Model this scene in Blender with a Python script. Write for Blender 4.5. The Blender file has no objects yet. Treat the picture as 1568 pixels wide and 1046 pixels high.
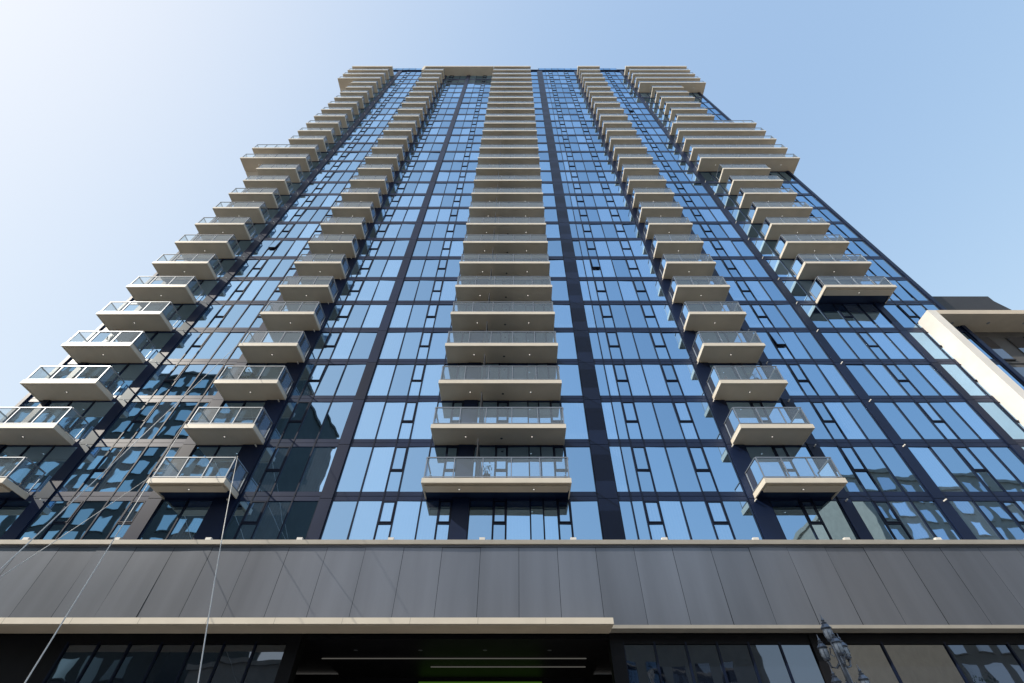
import bpy, math, random
from mathutils import Vector
random.seed(7)
ZO=1.6
D=19.7
sc=bpy.context.scene

# ---------------------------------------------------------------- materials
def newmat(name):
    m=bpy.data.materials.new(name); m.use_nodes=True
    nt=m.node_tree; nt.nodes.clear()
    out=nt.nodes.new('ShaderNodeOutputMaterial')
    return m,nt,out
def simple(name,col,rough=0.6,metal=0.0,var=0.12,scale=1.5,spec=0.5,bump=0.0,streak=False,panelvar=0.0):
    m,nt,out=newmat(name)
    p=nt.nodes.new('ShaderNodeBsdfPrincipled')
    p.inputs['Roughness'].default_value=rough; p.inputs['Metallic'].default_value=metal
    p.inputs['Specular IOR Level'].default_value=spec
    tc=nt.nodes.new('ShaderNodeTexCoord'); n=nt.nodes.new('ShaderNodeTexNoise')
    n.inputs['Scale'].default_value=scale; n.inputs['Detail'].default_value=6
    if streak:
        mp=nt.nodes.new('ShaderNodeMapping'); mp.inputs['Scale'].default_value=(3,3,0.35)
        nt.links.new(tc.outputs['Object'],mp.inputs['Vector']); nt.links.new(mp.outputs[0],n.inputs['Vector'])
    else: nt.links.new(tc.outputs['Object'],n.inputs['Vector'])
    r=nt.nodes.new('ShaderNodeValToRGB')
    r.color_ramp.elements[0].position=.3; r.color_ramp.elements[1].position=.7
    r.color_ramp.elements[0].color=tuple(c*(1-var) for c in col)+(1,)
    r.color_ramp.elements[1].color=tuple(min(1,c*(1+var)) for c in col)+(1,)
    nt.links.new(n.outputs[0],r.inputs[0])
    last=r.outputs[0]
    if panelvar>0:
        at=nt.nodes.new('ShaderNodeAttribute'); at.attribute_name='rnd'
        mr=nt.nodes.new('ShaderNodeMapRange'); mr.inputs['To Min'].default_value=1-panelvar; mr.inputs['To Max'].default_value=1+panelvar
        nt.links.new(at.outputs['Fac'],mr.inputs['Value'])
        vm=nt.nodes.new('ShaderNodeVectorMath'); vm.operation='SCALE'
        nt.links.new(last,vm.inputs[0]); nt.links.new(mr.outputs[0],vm.inputs['Scale']); last=vm.outputs[0]
    nt.links.new(last,p.inputs['Base Color'])
    if bump>0:
        b=nt.nodes.new('ShaderNodeBump'); b.inputs['Strength'].default_value=bump; b.inputs['Distance'].default_value=.02
        n2=nt.nodes.new('ShaderNodeTexNoise'); n2.inputs['Scale'].default_value=scale*6
        nt.links.new(tc.outputs['Object'],n2.inputs['Vector'])
        nt.links.new(n2.outputs[0],b.inputs['Height']); nt.links.new(b.outputs[0],p.inputs['Normal'])
    nt.links.new(p.outputs[0],out.inputs[0])
    return m
def emis(name,col,s):
    m,nt,out=newmat(name); e=nt.nodes.new('ShaderNodeEmission')
    e.inputs[0].default_value=(*col,1); e.inputs[1].default_value=s
    nt.links.new(e.outputs[0],out.inputs[0]); return m
def window_mat(name,base=0.5,tint=(.62,.78,1.0),dark=(.008,.012,.022),curtain=(.16,.19,.24),lo=.80):
    m,nt,out=newmat(name)
    g=nt.nodes.new('ShaderNodeBsdfGlossy'); g.inputs['Roughness'].default_value=.015
    at=nt.nodes.new('ShaderNodeAttribute'); at.attribute_name='rnd'
    mr=nt.nodes.new('ShaderNodeMapRange'); mr.inputs['To Min'].default_value=lo; mr.inputs['To Max'].default_value=1.0
    nt.links.new(at.outputs['Fac'],mr.inputs['Value'])
    vm=nt.nodes.new('ShaderNodeVectorMath'); vm.operation='SCALE'; vm.inputs[0].default_value=tint
    nt.links.new(mr.outputs[0],vm.inputs['Scale']); nt.links.new(vm.outputs[0],g.inputs['Color'])
    tc=nt.nodes.new('ShaderNodeTexCoord')
    n=nt.nodes.new('ShaderNodeTexNoise'); n.inputs['Scale'].default_value=.9; n.inputs['Detail'].default_value=1
    nt.links.new(tc.outputs['Object'],n.inputs['Vector'])
    b=nt.nodes.new('ShaderNodeBump'); b.inputs['Strength'].default_value=.2; b.inputs['Distance'].default_value=.02
    nt.links.new(n.outputs[0],b.inputs['Height']); nt.links.new(b.outputs[0],g.inputs['Normal'])
    w=nt.nodes.new('ShaderNodeTexWave'); w.bands_direction='X'; w.inputs['Scale'].default_value=2.2; w.inputs['Distortion'].default_value=.8
    nt.links.new(tc.outputs['Object'],w.inputs['Vector'])
    cm=nt.nodes.new('ShaderNodeMapRange'); cm.inputs['To Min'].default_value=.45; cm.inputs['To Max'].default_value=1.0
    nt.links.new(w.outputs['Fac'],cm.inputs['Value'])
    cv=nt.nodes.new('ShaderNodeVectorMath'); cv.operation='SCALE'; cv.inputs[0].default_value=curtain
    nt.links.new(cm.outputs[0],cv.inputs['Scale'])
    gt=nt.nodes.new('ShaderNodeMath'); gt.operation='GREATER_THAN'; gt.inputs[1].default_value=.62
    nt.links.new(at.outputs['Fac'],gt.inputs[0])
    mx=nt.nodes.new('ShaderNodeMix'); mx.data_type='RGBA'
    mx.inputs['A'].default_value=(*dark,1)
    nt.links.new(gt.outputs[0],mx.inputs['Factor']); nt.links.new(cv.outputs[0],mx.inputs['B'])
    d=nt.nodes.new('ShaderNodeBsdfDiffuse'); nt.links.new(mx.outputs['Result'],d.inputs['Color'])
    fr=nt.nodes.new('ShaderNodeFresnel'); fr.inputs['IOR'].default_value=1.5
    fm=nt.nodes.new('ShaderNodeMapRange'); fm.inputs['From Min'].default_value=.04; fm.inputs['From Max'].default_value=.6
    fm.inputs['To Min'].default_value=base; fm.inputs['To Max'].default_value=.92
    nt.links.new(fr.outputs[0],fm.inputs['Value'])
    ms=nt.nodes.new('ShaderNodeMixShader')
    nt.links.new(fm.outputs[0],ms.inputs[0]); nt.links.new(d.outputs[0],ms.inputs[1]); nt.links.new(g.outputs[0],ms.inputs[2])
    nt.links.new(ms.outputs[0],out.inputs[0]); return m
def rail_glass():
    m,nt,out=newmat('balustrade_glass')
    t=nt.nodes.new('ShaderNodeBsdfTransparent'); t.inputs[0].default_value=(.84,.90,.92,1)
    g=nt.nodes.new('ShaderNodeBsdfGlossy'); g.inputs['Roughness'].default_value=.02; g.inputs['Color'].default_value=(.8,.9,1,1)
    d=nt.nodes.new('ShaderNodeBsdfDiffuse'); d.inputs[0].default_value=(.7,.78,.8,1)
    m1=nt.nodes.new('ShaderNodeMixShader'); m1.inputs[0].default_value=.10
    nt.links.new(t.outputs[0],m1.inputs[1]); nt.links.new(d.outputs[0],m1.inputs[2])
    fr=nt.nodes.new('ShaderNodeFresnel'); fr.inputs['IOR'].default_value=1.5
    ad=nt.nodes.new('ShaderNodeMath'); ad.operation='ADD'; ad.inputs[1].default_value=.04; nt.links.new(fr.outputs[0],ad.inputs[0])
    ms=nt.nodes.new('ShaderNodeMixShader')
    nt.links.new(ad.outputs[0],ms.inputs[0]); nt.links.new(m1.outputs[0],ms.inputs[1]); nt.links.new(g.outputs[0],ms.inputs[2])
    nt.links.new(ms.outputs[0],out.inputs[0]); return m
M={}
M['navy']=simple('navy_metal_panel',(.006,.014,.044),.42,.0,.15,.6,spec=.25,panelvar=.3)
M['frame']=simple('dark_window_frame',(.004,.009,.028),.4,.0,.1,1,spec=.25)
M['spandrel']=simple('navy_spandrel',(.007,.017,.055),.35,.0,.15,.6,spec=.35)
M['win']=window_mat('facade_glass',base=.78,tint=(.45,.71,1.0),lo=.76)
M['store']=window_mat('shopfront_glass',base=.22,tint=(.75,.86,1),curtain=(.02,.02,.02))
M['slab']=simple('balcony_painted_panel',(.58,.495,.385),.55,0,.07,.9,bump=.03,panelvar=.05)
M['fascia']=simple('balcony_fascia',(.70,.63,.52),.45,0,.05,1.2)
M['rail']=simple('balustrade_metal',(.28,.30,.33),.35,.6,.08,2)
M['glass']=rail_glass()
M['lamp']=emis('downlight_lens',(1,.93,.8),.9)
M['podium']=simple('grey_metal_cladding',(.17,.182,.21),.30,.5,.12,.35,streak=True,panelvar=.08)
M['coping']=simple('coping_metal',(.38,.35,.30),.5,.1,.08,1.5)
M['black']=simple('black_recess',(.008,.008,.010),.5,0,.2,1,spec=.2)
M['led']=emis('led_strip',(1,.95,.85),.09)
M['green']=emis('green_lit_panel',(.22,.55,.05),.15)
M['white']=simple('white_render',(.78,.75,.70),.6,0,.05,1.2)
M['brown']=simple('neighbour_grey_cladding',(.10,.095,.09),.6,0,.12,.8)
M['roofdark']=simple('dark_roof_louvre',(.03,.03,.034),.6,0,.1,1)
M['asphalt']=simple('asphalt',(.05,.05,.052),.9,0,.2,4,bump=.3)
M['paving']=simple('concrete_paving',(.40,.365,.32),.85,0,.12,2,bump=.2)
M['paint']=simple('road_paint',(.75,.75,.72),.7,0,.1,6)
M['kerb']=simple('kerb_stone',(.4,.39,.37),.8,0,.1,3)
M['stone']=simple('stone_wall',(.30,.27,.23),.8,0,.1,1)
M['darkstone']=simple('dark_wall',(.035,.045,.038),.7,0,.2,.5)
M['beige']=simple('beige_wall',(.34,.30,.24),.8,0,.1,1)
M['bark']=simple('bark',(.10,.075,.05),.9,0,.25,5,bump=.5)
M['leaf']=simple('leaves',(.06,.10,.03),.6,0,.5,.8)
M['lampmetal']=simple('street_lamp_metal',(.16,.18,.22),.32,.75,.2,8)
M['globe']=simple('street_lamp_globe',(.35,.40,.46),.12,0,.05,2)
M['cable']=simple('steel_cable',(.62,.60,.56),.4,.2,.1,4)
M['room']=window_mat('neighbour_glass',base=.3,tint=(.8,.85,.95))
M['roomdark']=window_mat('dark_tower_glass',base=.10,tint=(.6,.75,.75),curtain=(.06,.08,.06))

# ---------------------------------------------------------------- builder
class B:
    def __init__(s,name,parent=None):
        s.name=name; s.v=[]; s.f=[]; s.m=[]; s.mats=[]; s.r=[]; s.parent=parent; s.sm=[]
    def mi(s,k):
        if k not in s.mats: s.mats.append(k)
        return s.mats.index(k)
    def face(s,pts,k,r=0.,smooth=False):
        i=len(s.v); s.v+= [(p[0],p[1],p[2]+ZO) for p in pts]
        s.f.append(tuple(range(i,i+len(pts)))); s.m.append(s.mi(k)); s.r.append(r); s.sm.append(smooth)
    def box(s,x0,x1,y0,y1,z0,z1,k,r=0.5):
        if x0>x1:x0,x1=x1,x0
        if y0>y1:y0,y1=y1,y0
        if z0>z1:z0,z1=z1,z0
        i=len(s.v); z0+=ZO; z1+=ZO
        s.v+=[(x0,y0,z0),(x1,y0,z0),(x1,y1,z0),(x0,y1,z0),(x0,y0,z1),(x1,y0,z1),(x1,y1,z1),(x0,y1,z1)]
        for q in ((0,3,2,1),(4,5,6,7),(0,1,5,4),(1,2,6,5),(2,3,7,6),(3,0,4,7)):
            s.f.append(tuple(i+a for a in q)); s.m.append(s.mi(k)); s.r.append(r); s.sm.append(False)
    def lathe(s,c,prof,k,seg=16):
        cx,cy,cz=c
        for (r0,z0),(r1,z1) in zip(prof[:-1],prof[1:]):
            for a in range(seg):
                t0=2*math.pi*a/seg; t1=2*math.pi*(a+1)/seg
                s.face([(cx+r0*math.cos(t0),cy+r0*math.sin(t0),cz+z0),(cx+r0*math.cos(t1),cy+r0*math.sin(t1),cz+z0),
                        (cx+r1*math.cos(t1),cy+r1*math.sin(t1),cz+z1),(cx+r1*math.cos(t0),cy+r1*math.sin(t0),cz+z1)],k,0,True)
    def tube(s,pts,rad,k,seg=8):
        rings=[]
        n=len(pts)
        for i,p in enumerate(pts):
            p=Vector(p); a=Vector(pts[max(i-1,0)]); b=Vector(pts[min(i+1,n-1)])
            d=(b-a).normalized(); u=d.orthogonal().normalized(); w=d.cross(u)
            rr=rad[i] if isinstance(rad,(list,tuple)) else rad
            rings.append([p+rr*(math.cos(2*math.pi*j/seg)*u+math.sin(2*math.pi*j/seg)*w) for j in range(seg)])
        for A,C in zip(rings[:-1],rings[1:]):
            best=min(range(seg),key=lambda o:(A[0]-C[o]).length)
            for j in range(seg):
                s.face([A[j],A[(j+1)%seg],C[(j+1+best)%seg],C[(j+best)%seg]],k,0,True)
    def done(s):
        me=bpy.data.meshes.new(s.name); me.from_pydata(s.v,[],s.f); 
        for k in s.mats: me.materials.append(M[k])
        me.polygons.foreach_set('material_index',s.m); me.polygons.foreach_set('use_smooth',s.sm)
        a=me.attributes.new('rnd','FLOAT','FACE'); a.data.foreach_set('value',s.r)
        me.update()
        o=bpy.data.objects.new(s.name,me); sc.collection.objects.link(o)
        if s.parent: o.parent=s.parent
        return o
def empty(name):
    e=bpy.data.objects.new(name,None); sc.collection.objects.link(e); return e

# ---------------------------------------------------------------- tower
tower=empty('apartment_tower')
XL,XR=-27.8,29.9
NF=29
def zf(n): return 10.85+3*n
ROOF=98.6
PT=8.72
core=B('core_walls',tower)
core.box(XL,XR,D+.06,D+22,PT,ROOF,'navy')
core.done()
cols=[(-27.7,-26.7,'p'),
 (-26.3,-25.1,'d'),(-25.1,-23.8,'d'),(-23.8,-22.5,'d'),
 (-21.8,-20.8,'p'),(-20.8,-20.1,'o'),(-20.1,-19.0,'p'),(-19.0,-17.9,'p'),(-17.9,-17.2,'o'),
 (-16.5,-15.3,'d'),(-15.3,-14.1,'d'),
 (-12.95,-12.35,'p'),(-12.35,-11.6,'o'),(-11.6,-10.45,'p'),(-10.45,-9.2,'p'),
 (-8.6,-7.4,'p'),(-7.4,-6.25,'p'),(-6.25,-5.6,'o'),(-5.6,-4.45,'p'),(-4.45,-3.6,'p'),(-3.6,-3.0,'o'),
 (-2.2,-1.1,'d'),(-1.1,-.5,'o'),(-.5,.6,'d'),(.6,1.2,'p'),(1.2,1.85,'p'),(1.85,2.45,'o'),(2.45,3.75,'p'),
 (4.7,5.3,'p'),(5.3,5.85,'p'),(5.85,6.55,'o'),(6.55,7.6,'p'),(7.6,8.75,'p'),(8.75,9.5,'o'),(9.5,10.75,'p'),
 (11.7,13.1,'d'),(13.1,13.7,'o'),(13.7,14.9,'d'),
 (15.5,16.5,'p'),(16.5,17.2,'o'),(17.2,18.3,'p'),(18.3,19.4,'p'),
 (20.0,21.2,'p'),(21.2,22.4,'d'),(22.4,23.1,'o'),(23.1,24.2,'p'),(24.2,25.3,'d'),
 (25.8,26.9,'p'),(26.9,27.6,'o'),(27.6,28.7,'p'),(28.7,29.6,'p')]
win=B('window_panes',tower); fr=B('window_frames',tower)
def pane(x0,x1,z0,z1,y=D,tilt=.009,r=None,b=win,k='win'):
    if r is None: r=random.random()
    ax=random.gauss(0,tilt); az=random.gauss(0,tilt)
    ax=max(-.02,min(.02,ax)); az=max(-.02,min(.02,az))
    w=(x1-x0)/2; h=(z1-z0)/2
    pts=[]
    for sx,sz in ((-1,-1),(1,-1),(1,1),(-1,1)):
        pts.append(((x0+x1)/2+sx*w, y+sx*w*ax+sz*h*az,(z0+z1)/2+sz*h))
    b.face(pts,k,r)
rows=[(PT+.1,zf(0)-.1)]+[(zf(n)+.38,zf(n+1)-.09) for n in range(NF)]
MW=.032
for ri,(z0,z1) in enumerate(rows):
    if z1>ROOF: z1=ROOF-.15
    for (x0,x1,t) in cols:
        r=random.random()
        if t=='o':
            zm=z0+(z1-z0)*.45
            pane(x0+MW+.02,x1-MW-.02,z0+.03,zm-.04,r=r)
            opened=random.random()<.015
            a=x0+MW; c=x1-MW
            if opened:
                o=.16
                fr.face([(a+.02,D-o,zm+.04),(c-.02,D-o,zm+.04),(c-.02,D-.05,z1-.04),(a+.02,D-.05,z1-.04)],'frame')
                win.face([(a+.07,D-o-.01,zm+.09),(c-.07,D-o-.01,zm+.09),(c-.07,D-.07,z1-.09),(a+.07,D-.07,z1-.09)],'win',.2)
                fr.face([(a+.02,D+.03,zm+.04),(c-.02,D+.03,zm+.04),(c-.02,D+.03,z1-.04),(a+.02,D+.03,z1-.04)],'black')
            else:
                pane(a+.05,c-.05,zm+.07,z1-.06,y=D-.03,r=r,tilt=.006)
                for bx in ((a,a+.05),(c-.05,c)): fr.box(bx[0],bx[1],D-.07,D+.02,zm+.02,z1-.02,'frame')
                fr.box(a+.05,c-.05,D-.068,D+.02,z1-.07,z1-.02,'frame')
                fr.box(a+.05,c-.05,D-.068,D+.02,zm+.02,zm+.07,'frame')
            fr.box(a,c,D-.04,D+.02,zm-.05,zm+.019,'frame')
        else:
            pane(x0+MW,x1-MW,z0,z1,r=r)
edges=sorted(set([c[0] for c in cols]+[c[1] for c in cols]))
for e in edges:
    fr.box(e-MW,e+MW,D-.05,D+.05,PT,ROOF-.05,'frame')
for n in range(NF):
    z=zf(n)
    fr.box(XL,XR,D-.035,D+.05,z-.09,z+.13,'spandrel')
    fr.box(XL,XR,D-.030,D+.05,z+.155,z+.38,'spandrel')
fr.box(XL,XR,D-.034,D+.05,ROOF-.2,ROOF,'spandrel')
gaps=[]
sc_=sorted(cols)
for a,b in zip(sc_[:-1],sc_[1:]):
    if b[0]-a[1]>.05: gaps.append((a[1],b[0]))
pier=B('cladding_piers',tower)
for (a,b) in gaps:
    z=PT
    for n in range(NF+1):
        zt=min(zf(n),ROOF-.01) if n<NF else ROOF-.01
        if zt>z: pier.box(a+.02,b-.02,D-.10-random.random()*.004,D+.05,z+.012,zt-.012,'navy',random.random())
        z=zt
for px in (-21.95,-13.35,11.0,15.2,19.75):
    for n in range(NF): pier.box(px-.02,px+.02,D-.30,D-.106,zf(n)-.17,zf(n)-.12,'white')
pier.box(XL-.1,XL+.12,D-.12,D+1,PT,ROOF,'navy'); pier.box(XR-.2,XR+.06,D-.12,D+1,PT,ROOF,'navy')
pier.done(); win.done(); fr.done()
cr=B('roof_screen',tower)
cr.box(-28.2,-13,D-.15,D+.3,ROOF+.002,ROOF+1.6,'spandrel')
for i in range(12): pane(-28+i*1.24,-28+i*1.24+1.15,ROOF+.1,ROOF+1.45,y=D-.18,b=cr)
cr.box(-13,4,D-.2,D+.3,ROOF+.002,ROOF+.35,'spandrel')
cr.box(4,19,D-.15,D+.3,ROOF+.002,ROOF+1.6,'spandrel')
for i in range(12): pane(4.1+i*1.24,4.1+i*1.24+1.15,ROOF+.1,ROOF+1.45,y=D-.18,b=cr)
cr.box(19,30.2,D-.2,D+.3,ROOF+.002,ROOF+.5,'spandrel')
cr.done()

# balconies
bal=B('balconies',tower)
rl=B('balcony_balustrades',tower)
def rail_run(p,q,z,gap=1.25):
    L=math.hypot(q[0]-p[0],q[1]-p[1]); n=max(1,round(L/gap))
    along_x=abs(q[0]-p[0])>abs(q[1]-p[1])
    x0,x1=sorted((p[0],q[0])); y0,y1=sorted((p[1],q[1])); t=.022
    if along_x:
        y=p[1]
        rl.box(x0,x1,y-.03,y+.03,z+1.07,z+1.115,'rail'); rl.box(x0,x1,y-t,y+t,z+.06,z+.10,'rail')
        for i in range(n+1):
            x=x0+(x1-x0)*i/n; x=min(max(x,x0+.03),x1-.03)
            rl.box(x-.022,x+.022,y-.021,y+.04,z,z+1.068,'rail')
        for i in range(n):
            a=x0+(x1-x0)*i/n+.035; b=x0+(x1-x0)*(i+1)/n-.035
            rl.face([(a,y,z+.11),(b,y,z+.11),(b,y,z+1.06),(a,y,z+1.06)],'glass')
    else:
        x=p[0]
        rl.box(x-.03,x+.03,y0,y1,z+1.072,z+1.117,'rail'); rl.box(x-t,x+t,y0,y1,z+.062,z+.102,'rail')
        for i in range(1,n+1):
            y=y0+(y1-y0)*i/n; y=min(y,y1-.03)
            rl.box(x-.021,x+.021,y-.022,y+.022,z,z+1.07,'rail')
        for i in range(n):
            a=y0+(y1-y0)*i/n+.035; b=y0+(y1-y0)*(i+1)/n-.035
            rl.face([(x,a,z+.11),(x,b,z+.11),(x,b,z+1.06),(x,a,z+1.06)],'glass')
def furniture(x0,x1,z,yf):
    if random.random()<.3:
        cx=random.uniform(x0+.6,x1-.9); cy=yf+.6
        for a,b in ((0,0),(.42,0),(0,.42),(.42,.42)): rl.box(cx+a,cx+a+.03,cy+b,cy+b+.03,z,z+.44,'roofdark')
        rl.box(cx-.02,cx+.47,cy-.02,cy+.47,z+.441,z+.48,'roofdark'); rl.box(cx-.02,cx+.02,cy,cy+.45,z+.481,z+.9,'roofdark')
    if random.random()<.25:
        cx=random.uniform(x0+.5,x1-.5); cy=yf+.35
        rl.lathe((cx,cy,z),[(.12,0),(.17,.35),(.15,.35),(0,.33)],'roofdark',10)
        for i in range(60):
            p=Vector((cx,cy,z+.65))+Vector((random.gauss(0,.12),random.gauss(0,.12),random.gauss(0,.16)))
            u=Vector((random.gauss(0,1),random.gauss(0,1),random.gauss(0,1))).normalized(); w=u.orthogonal().normalized()
            rl.face([p+u*.08,p+w*.03,p-u*.08,p-w*.03],'leaf')
def balcony(x0,x1,n,dep=1.5,lights=1,thick=.24,first=False,divider=None,rail=True):
    z=zf(n)-.02; yf=D-dep; rr=random.random()
    if first:
        bal.box(x0+.05,x1-.05,yf+.05,yf+.72,z+.02,z+thick-.02,'slab',rr)
        bal.box(x0+.12,x1-.12,yf+.2,yf+.7,z-.07,z+.019,'slab',rr)
        bal.box(x0+.05,x1-.05,yf+.721,D+.04,z+.06,z+thick-.02,'navy')
    else:
        bal.box(x0+.05,x1-.05,yf+.05,D+.04,z+.02,z+thick-.02,'slab',rr)
        bal.box(x0+.16,x1-.16,yf+.16,yf+.172,z+.010,z+.0195,'coping')
    bal.box(x0,x1,yf,yf+.05,z,z+thick,'fascia')
    bal.box(x0,x0+.05,yf+.051,D-.02,z,z+thick,'fascia')
    bal.box(x1-.05,x1,yf+.051,D-.02,z,z+thick,'fascia')
    zz=z-.07 if first else z+.02
    L=x1-x0
    ps=[(x0+x1)/2] if lights==1 else [x0+L*(i+.5)/lights for i in range(lights)]
    for px in ps:
        py=yf+(.45 if first else .75)
        bal.lathe((px,py,zz),[(0.0,-.008),(.04,-.008)],'lamp',10)
        bal.lathe((px,py,zz),[(.04,-.008),(.065,-.014),(.075,0)],'rail',10)
    if L>5 and not first:
        px=x0+L*.52
        bal.lathe((px,yf+.9,zz),[(0,-.02),(.05,-.02),(.07,0)],'roofdark',10)
    if rail:
        zr=z+thick
        rail_run((x0+.06,yf+.06),(x1-.06,yf+.06),zr)
        rail_run((x0+.06,yf+.1),(x0+.06,D-.1),zr); rail_run((x1-.06,yf+.1),(x1-.06,D-.1),zr)
        furniture(x0,x1,zr,yf)
        if divider is not None:
            rl.box(divider-.025,divider+.025,yf+.12,D-.1,zr,zr+2.2,'roofdark')
for n in range(28):
    balcony(-4.28,2.42,n,lights=2,first=(n==0),divider=-1.9)
    balcony(-16.5,-13.05,n,first=(n==0))
    balcony(11.05,14.7,n,first=(n==0))
    if n in (13,14) or n>=25:
        x0=-30.0
        balcony(x0,-22.9,n,lights=2)
        z=zf(n)-.02
        bal.box(x0,XL-.12,D+.041,D+3,z,z+.24,'fascia'); rail_run((x0+.06,D),(x0+.06,D+3),z+.24)
    else: balcony(-27.0,-22.9,n,first=(n==0))
    if n>=5:
        if 13<=n<=17 or n>=24:
            balcony(19.9,30.6,n,lights=3)
            z=zf(n)-.02
            bal.box(XR+.12,30.6,D+.041,D+2.5,z,z+.24,'fascia')
        else: balcony(21.3,26.2,n,first=(n==5))
for (a,b) in ((-17.0,-4.3),(-4.25,2.45),(11,15),(19.7,30.8),(-30.0,-22.7)):
    z=zf(28)-.1
    bal.box(a,b,D-1.5,D+.04,z,z+.45,'fascia'); bal.box(a+.1,b-.1,D-1.45,D+.03,z-.05,z-.001,'slab')
bal.box(-17.0,-16.6,D-1.5,D,zf(27)+.3,zf(28)-.12,'fascia')
bal.done(); rl.done()

# podium
pod=B('podium_cladding',tower)
PB=5.46; yp=D-.30
XA,XB=-34,40
pod.box(XA,XB,yp+.04,D+15,PB+.05,PT-.02,'black')
x=XA+.05
while x<XB:
    w=1.62
    a=random.gauss(0,.004)
    xa,xb=x+.008,x+w-.008
    z0,z1=PB+.12,PT-.16
    dy=a*(z1-z0); ax=random.gauss(0,.004)
    pod.face([(xa,yp+dy/2-ax,z0),(xb,yp+dy/2+ax,z0),(xb,yp-dy/2+ax,z1),(xa,yp-dy/2-ax,z1)],'podium',random.random())
    x+=w
pod.box(XA,XB,yp-.16,D-.03,PT-.15,PT+.03,'coping')
pod.box(XA,XB,yp-.06,D-.03,PT-.215,PT-.151,'podium')
pod.box(XA,XB,yp-.05,yp+.5,PB+.0,PB+.115,'coping')
x=XA+1.3
while x<XB:
    pod.box(x-.12,x+.12,yp-.14,yp,PT+.031,PT+.14,'white'); x+=3.9
pod.done()
can=B('entrance_canopy',tower)
can.box(-34,3.45,D-1.35,yp-.052,5.32,5.52,'fascia')
can.box(-34,3.40,D-1.30,yp-.054,5.29,5.319,'slab')
x=-33
while x<3.4:
    can.box(x-.006,x+.006,D-1.353,D-1.345,5.32,5.52,'coping'); x+=2.43
can.done()
gf=B('ground_floor_shopfronts',tower)
yg=D+.35
gf.box(XA,-17,yg,yg+.5,-1.6,5.45,'black')
gf.box(-8.7,-8.2,yg-.1,yg+.4,-1.6,5.44,'black')
gf.box(3.5,4.0,yg-.1,yg+.4,-1.6,5.44,'black')
def shop(x0,x1,w):
    n=max(1,round((x1-x0)/w)); s=(x1-x0)/n
    for i in range(n):
        a=x0+i*s; b=a+s
        pane(a+.04,b-.04,-1.4,2.9,y=yg,b=gf,k='store',r=random.random()*.5,tilt=.003)
        pane(a+.04,b-.04,3.0,5.1,y=yg,b=gf,k='store',r=random.random()*.5,tilt=.003)
        gf.box(a-.035,a+.035,yg-.06,yg+.1,-1.6,5.2,'frame')
    gf.box(x0,x1,yg-.05,yg+.1,2.91,2.99,'frame'); gf.box(x0,x1,yg-.055,yg+.1,5.12,5.44,'black')
    gf.box(x0,x1,yg-.05,yg+.1,-1.6,-1.42,'frame')
shop(-17,-8.7,1.2); shop(4.0,11.1,1.2)
gf.box(11.1,11.4,yg-.1,yg+.4,-1.6,5.44,'black')
shop(11.4,40,2.4)
gf.box(XA,XB,yg+6,yg+6.3,-1.6,5.44,'black')
gf.box(-8.2,3.5,yg,yg+6,5.3,5.44,'black')
gf.box(-8.2,2.9,22.66,22.69,5.27,5.299,'led'); gf.box(-3.8,3.0,24.0,24.03,5.27,5.299,'led')
gf.box(-4.6,1.15,yg+5.96,yg+5.995,4.2,5.15,'green')
for i in range(4): gf.lathe((-6.5+i*2.6,21.5,5.29),[(0,-.01),(.06,-.01),(.09,0)],'rail',12)
gf.done()

# ---------------------------------------------------------------- neighbour building
nb=empty('neighbouring_building')
b=B('walls',nb)
NT=23.75
b.box(27.3,60,D+.5,D+20,8.8,NT-.4,'brown')
b.box(27.1,27.65,D-1.1,D+.49,8.8,NT,'white')
b.box(27.66,60,D-1.1,D+20,NT-.39,NT,'slab')
for i in range(10):
    b.lathe((29+i*2.4,D-.3,NT-.39),[(0,-.01),(.08,-.01),(.11,0)],'rail',10)
b.box(32.2,36.8,D+1.5,D+9,NT+.01,28.8,'roofdark')
b.face([(36.8,D+1.6,28.7),(36.8,D+1.6,NT+.05),(39.0,D+1.6,NT+.05)],'roofdark')
b.box(28.2,28.5,D+.42,D+.5,8.8,NT-.4,'coping')
for i in range(7):
    for j in range(5):
        x0=29.2+i*3.4; z0=9.3+j*2.85
        pane(x0,x0+1.2,z0,z0+2.1,y=D+.44,b=b,k='room'); pane(x0+1.25,x0+2.3,z0,z0+2.1,y=D+.44,b=b,k='room')
        b.box(x0-.06,x0+2.36,D+.40,D+.5,z0-.1,z0-.01,'roofdark')
        b.box(x0+1.2,x0+1.25,D+.40,D+.5,z0,z0+2.1,'roofdark')
for j in range(1,5): b.box(28.6,60,D+.45,D+.5,8.9+j*2.85,8.94+j*2.85,'roofdark')
b.done()

# ---------------------------------------------------------------- across the street
def block(name,x0,x1,y0,y1,h,wall,fl=3.4,bw=3.0,gk='room'):
    e=empty(name); b=B('walls',e); b.box(x0,x1,y0,y1,-1.5,h,wall); b.box(x0-.3,x1+.3,y0-.3,y1+.3,h+.001,h+.6,wall)
    z=2.2
    while z+fl<h:
        x=x0+.8
        while x+bw<x1:
            pane(x,x+bw*.62,z+.7,z+fl-.5,y=y1+.03,b=b,k=gk); b.box(x-.1,x+bw*.62+.1,y1,y1+.15,z+.55,z+.68,wall)
            x+=bw
        z+=fl
    x=x0+1
    while x+5<x1:
        pane(x,x+4,-1.1,1.8,y=y1+.05,b=b,k='room'); x+=5
    b.done()
block('office_building',-115,-44,-50,-27,64,'darkstone',3.6,3.2,'roomdark')
block('shop_building',-40,-8,-50,-27,15,'stone')
block('office_building',-6,30,-52,-27,18,'beige')
block('apartment_building',54,100,-55,-27,40,'beige')

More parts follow.
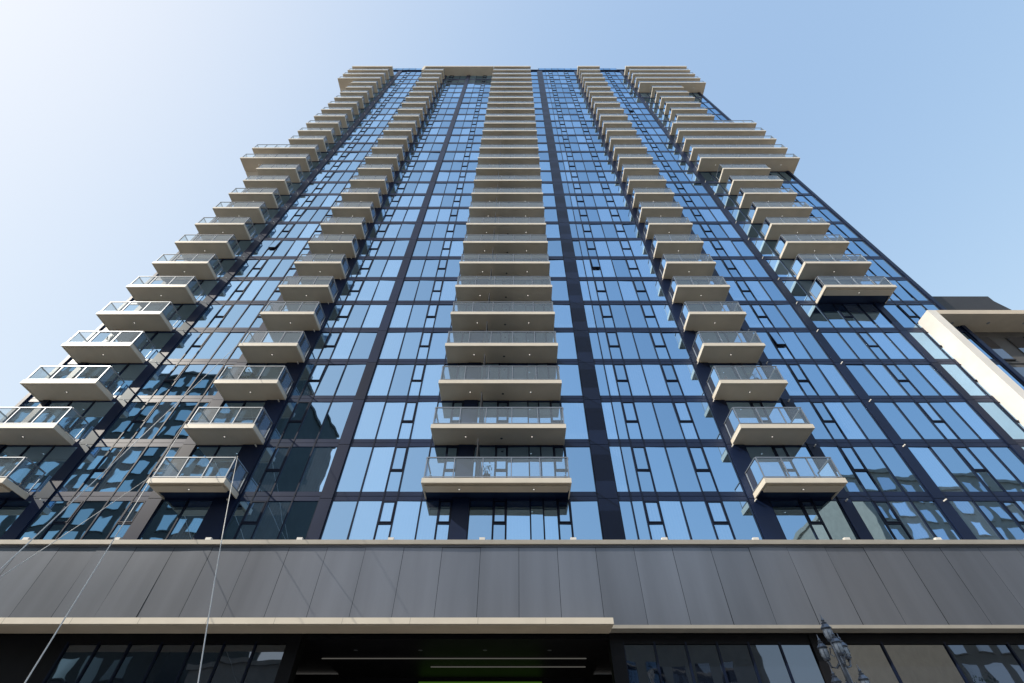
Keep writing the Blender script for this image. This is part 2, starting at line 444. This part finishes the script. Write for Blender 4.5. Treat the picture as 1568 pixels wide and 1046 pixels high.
# ---------------------------------------------------------------- ground
g=B('ground'); g.face([(-1500,-1500,-1.75),(1500,-1500,-1.75),(1500,1500,-1.75),(-1500,1500,-1.75)],'paving'); g.done()
g=B('road'); g.face([(-600,-20,-1.746),(600,-20,-1.746),(600,-4,-1.746),(-600,-4,-1.746)],'asphalt'); g.done()
g=B('road_markings')
x=-150
while x<150:
    g.face([(x,-12.1,-1.742),(x+3,-12.1,-1.742),(x+3,-11.9,-1.742),(x,-11.9,-1.742)],'paint'); x+=7
g.done()
g=B('pavement'); g.box(-300,300,-3.84,D+1,-1.745,-1.6,'paving'); g.box(-300,300,-50,-20.16,-1.745,-1.6,'paving'); g.done()
g=B('kerb'); g.box(-300,300,-3.998,-3.842,-1.745,-1.597,'kerb'); g.box(-300,300,-20.158,-20.002,-1.745,-1.597,'kerb'); g.done()

# ---------------------------------------------------------------- trees (opposite pavement)
def tree(x,y,h):
    b=B('street_tree'); z0=-1.6
    top=(x+.3,y,z0+h*.62)
    b.tube([(x,y,z0),(x+.1,y,z0+h*.3),top],[.24,.18,.09],'bark')
    cl=[]
    for i in range(9):
        a=i*2.4+random.random(); zz=h*(.34+.04*i); L=h*(.30-.012*i)
        s=(x+.1,y,z0+zz); e=(x+math.cos(a)*L,y+math.sin(a)*L,z0+zz+L*.7)
        m=tuple((s[k]+e[k])/2+(.15 if k==2 else 0) for k in range(3))
        b.tube([s,m,e],[.09,.06,.02],'bark',6); cl.append(e); cl.append(m)
    cl.append((x,y,z0+h*.9)); cl.append((x+.5,y,z0+h*.75))
    for c in cl:
        rr=h*random.uniform(.08,.14)
        for i in range(130):
            d=Vector((random.gauss(0,1),random.gauss(0,1),random.gauss(0,.8))).normalized()*rr*random.random()**.4
            p=Vector(c)+d; u=Vector((random.gauss(0,1),random.gauss(0,1),random.gauss(0,1))).normalized(); w=u.orthogonal().normalized()
            s=random.uniform(.1,.2)
            b.face([p+u*s,p+w*s*.6,p-u*s,p-w*s*.6],'leaf')
    b.done()
for x,h in ((-52,13),(-43,11),(-34,12),(-27,10),(36,11),(44,13),(27,9),(52,15),(61,14)):
    tree(x,-22+random.uniform(-.5,.5),h)

# ---------------------------------------------------------------- street lamp
sl=B('street_lamp'); lx,ly=7.16,12.0
sl.lathe((lx,ly,-1.6),[(.28,0),(.28,.12),(.2,.3),(.22,.5),(.13,.7),(.10,.9),(.085,3.0),(.07,3.5),(.11,3.55),(.11,3.62),(.06,3.68),(.05,4.75)],'lampmetal',20)
def lantern(cx,cy,cz,s=1.):
    P=lambda l:[(r*s,z*s) for r,z in l]
    sl.lathe((cx,cy,cz),P([(.0,-.06),(.05,-.05),(.03,-.01),(.075,.0),(.10,.04),(.085,.06)]),'lampmetal')
    sl.lathe((cx,cy,cz),P([(.085,.06),(.115,.12),(.12,.19),(.11,.26),(.09,.31)]),'globe')
    sl.lathe((cx,cy,cz),P([(.135,.30),(.14,.32),(.10,.37),(.06,.42),(.075,.44),(.03,.47),(.045,.51),(.02,.55),(.006,.66)]),'lampmetal')
    sl.lathe((cx,cy,cz),P([(.135,.30),(.0,.31)]),'lampmetal')
    for k in range(6):
        t=k*math.pi/3
        sl.tube([(cx+s*.09*math.cos(t),cy+s*.09*math.sin(t),cz+s*.06),(cx+s*.128*math.cos(t),cy+s*.128*math.sin(t),cz+s*.19),(cx+s*.1*math.cos(t),cy+s*.1*math.sin(t),cz+s*.31)],.009,'lampmetal',5)
lantern(lx,ly,3.12,.85)
for tier,(zt,R,off) in enumerate(((2.80,.25,.3),(2.12,.30,1.1))):
    for k in range(3):
        t=off+k*2*math.pi/3
        ex,ey=lx+R*math.cos(t),ly+R*math.sin(t)
        sl.tube([(lx,ly,zt-.05),(lx+.5*R*math.cos(t),ly+.5*R*math.sin(t),zt-.16),(lx+.9*R*math.cos(t),ly+.9*R*math.sin(t),zt-.13),(ex,ey,zt-.03)],[.03,.025,.022,.03],'lampmetal')
        sl.tube([(lx,ly,zt+.2),(lx+.4*R*math.cos(t),ly+.4*R*math.sin(t),zt+.22),(lx+.55*R*math.cos(t),ly+.55*R*math.sin(t),zt+.1),(lx+.3*R*math.cos(t),ly+.3*R*math.sin(t),zt+.04)],[.014,.014,.012,.01],'lampmetal')
        lantern(ex,ey,zt,.78)
sl.done()

# ---------------------------------------------------------------- cables
def cable(a,c,sag=.25):
    b=B('guy_cable'); pts=[]
    for i in range(17):
        t=i/16; p=Vector(a).lerp(Vector(c),t); p.z-=sag*4*t*(1-t); pts.append(tuple(p))
    b.tube(pts,.012,'cable',6); b.done()
cable((-16.5,18.2,14.1),(-5.6,6.5,-1.6))
cable((-13.05,18.2,12.2),(-2.5,6.0,-1.6))
cable((-16.5,18.2,20.2),(-7.8,6.15,-1.6))
cable((-16.5,18.2,11.1),(-9.8,6.1,-1.6))

# ---------------------------------------------------------------- light, sky, camera
EL=math.radians(34); ROT=math.radians(243)
w=bpy.data.worlds.new('World'); sc.world=w; w.use_nodes=True
nt=w.node_tree; bg=nt.nodes['Background']; sky=nt.nodes.new('ShaderNodeTexSky'); sky.sky_type='NISHITA'
sky.sun_disc=False; sky.sun_elevation=EL; sky.sun_rotation=ROT; sky.air_density=1.0; sky.dust_density=2.8; sky.ozone_density=1.5
ad=nt.nodes.new('ShaderNodeVectorMath'); ad.operation='ADD'; ad.inputs[1].default_value=(1.45,1.18,.8)
dv=nt.nodes.new('ShaderNodeVectorMath'); dv.operation='DIVIDE'
sl_=nt.nodes.new('ShaderNodeVectorMath'); sl_.operation='SCALE'; sl_.inputs['Scale'].default_value=8.9
nt.links.new(sky.outputs[0],ad.inputs[0]); nt.links.new(sky.outputs[0],dv.inputs[0]); nt.links.new(ad.outputs[0],dv.inputs[1])
nt.links.new(dv.outputs[0],sl_.inputs[0]); nt.links.new(sl_.outputs[0],bg.inputs[0]); bg.inputs[1].default_value=.13
sd=Vector((math.sin(ROT)*math.cos(EL),math.cos(ROT)*math.cos(EL),math.sin(EL)))
L=bpy.data.lights.new('sun','SUN'); L.energy=4.8; L.angle=math.radians(.5); L.color=(1,.92,.80)
lo=bpy.data.objects.new('sun',L); sc.collection.objects.link(lo); lo.rotation_euler=sd.to_track_quat('Z','Y').to_euler()
cam=bpy.data.cameras.new('camera'); co=bpy.data.objects.new('camera',cam); sc.collection.objects.link(co)
cam.lens=16; cam.sensor_width=36; cam.clip_end=5000; cam.shift_x=-8/1568
co.location=(0,0,ZO); co.rotation_euler=(math.radians(90+47.98),0,0)
sc.camera=co
sc.view_settings.view_transform='Standard'; sc.view_settings.look='None'; sc.view_settings.exposure=0
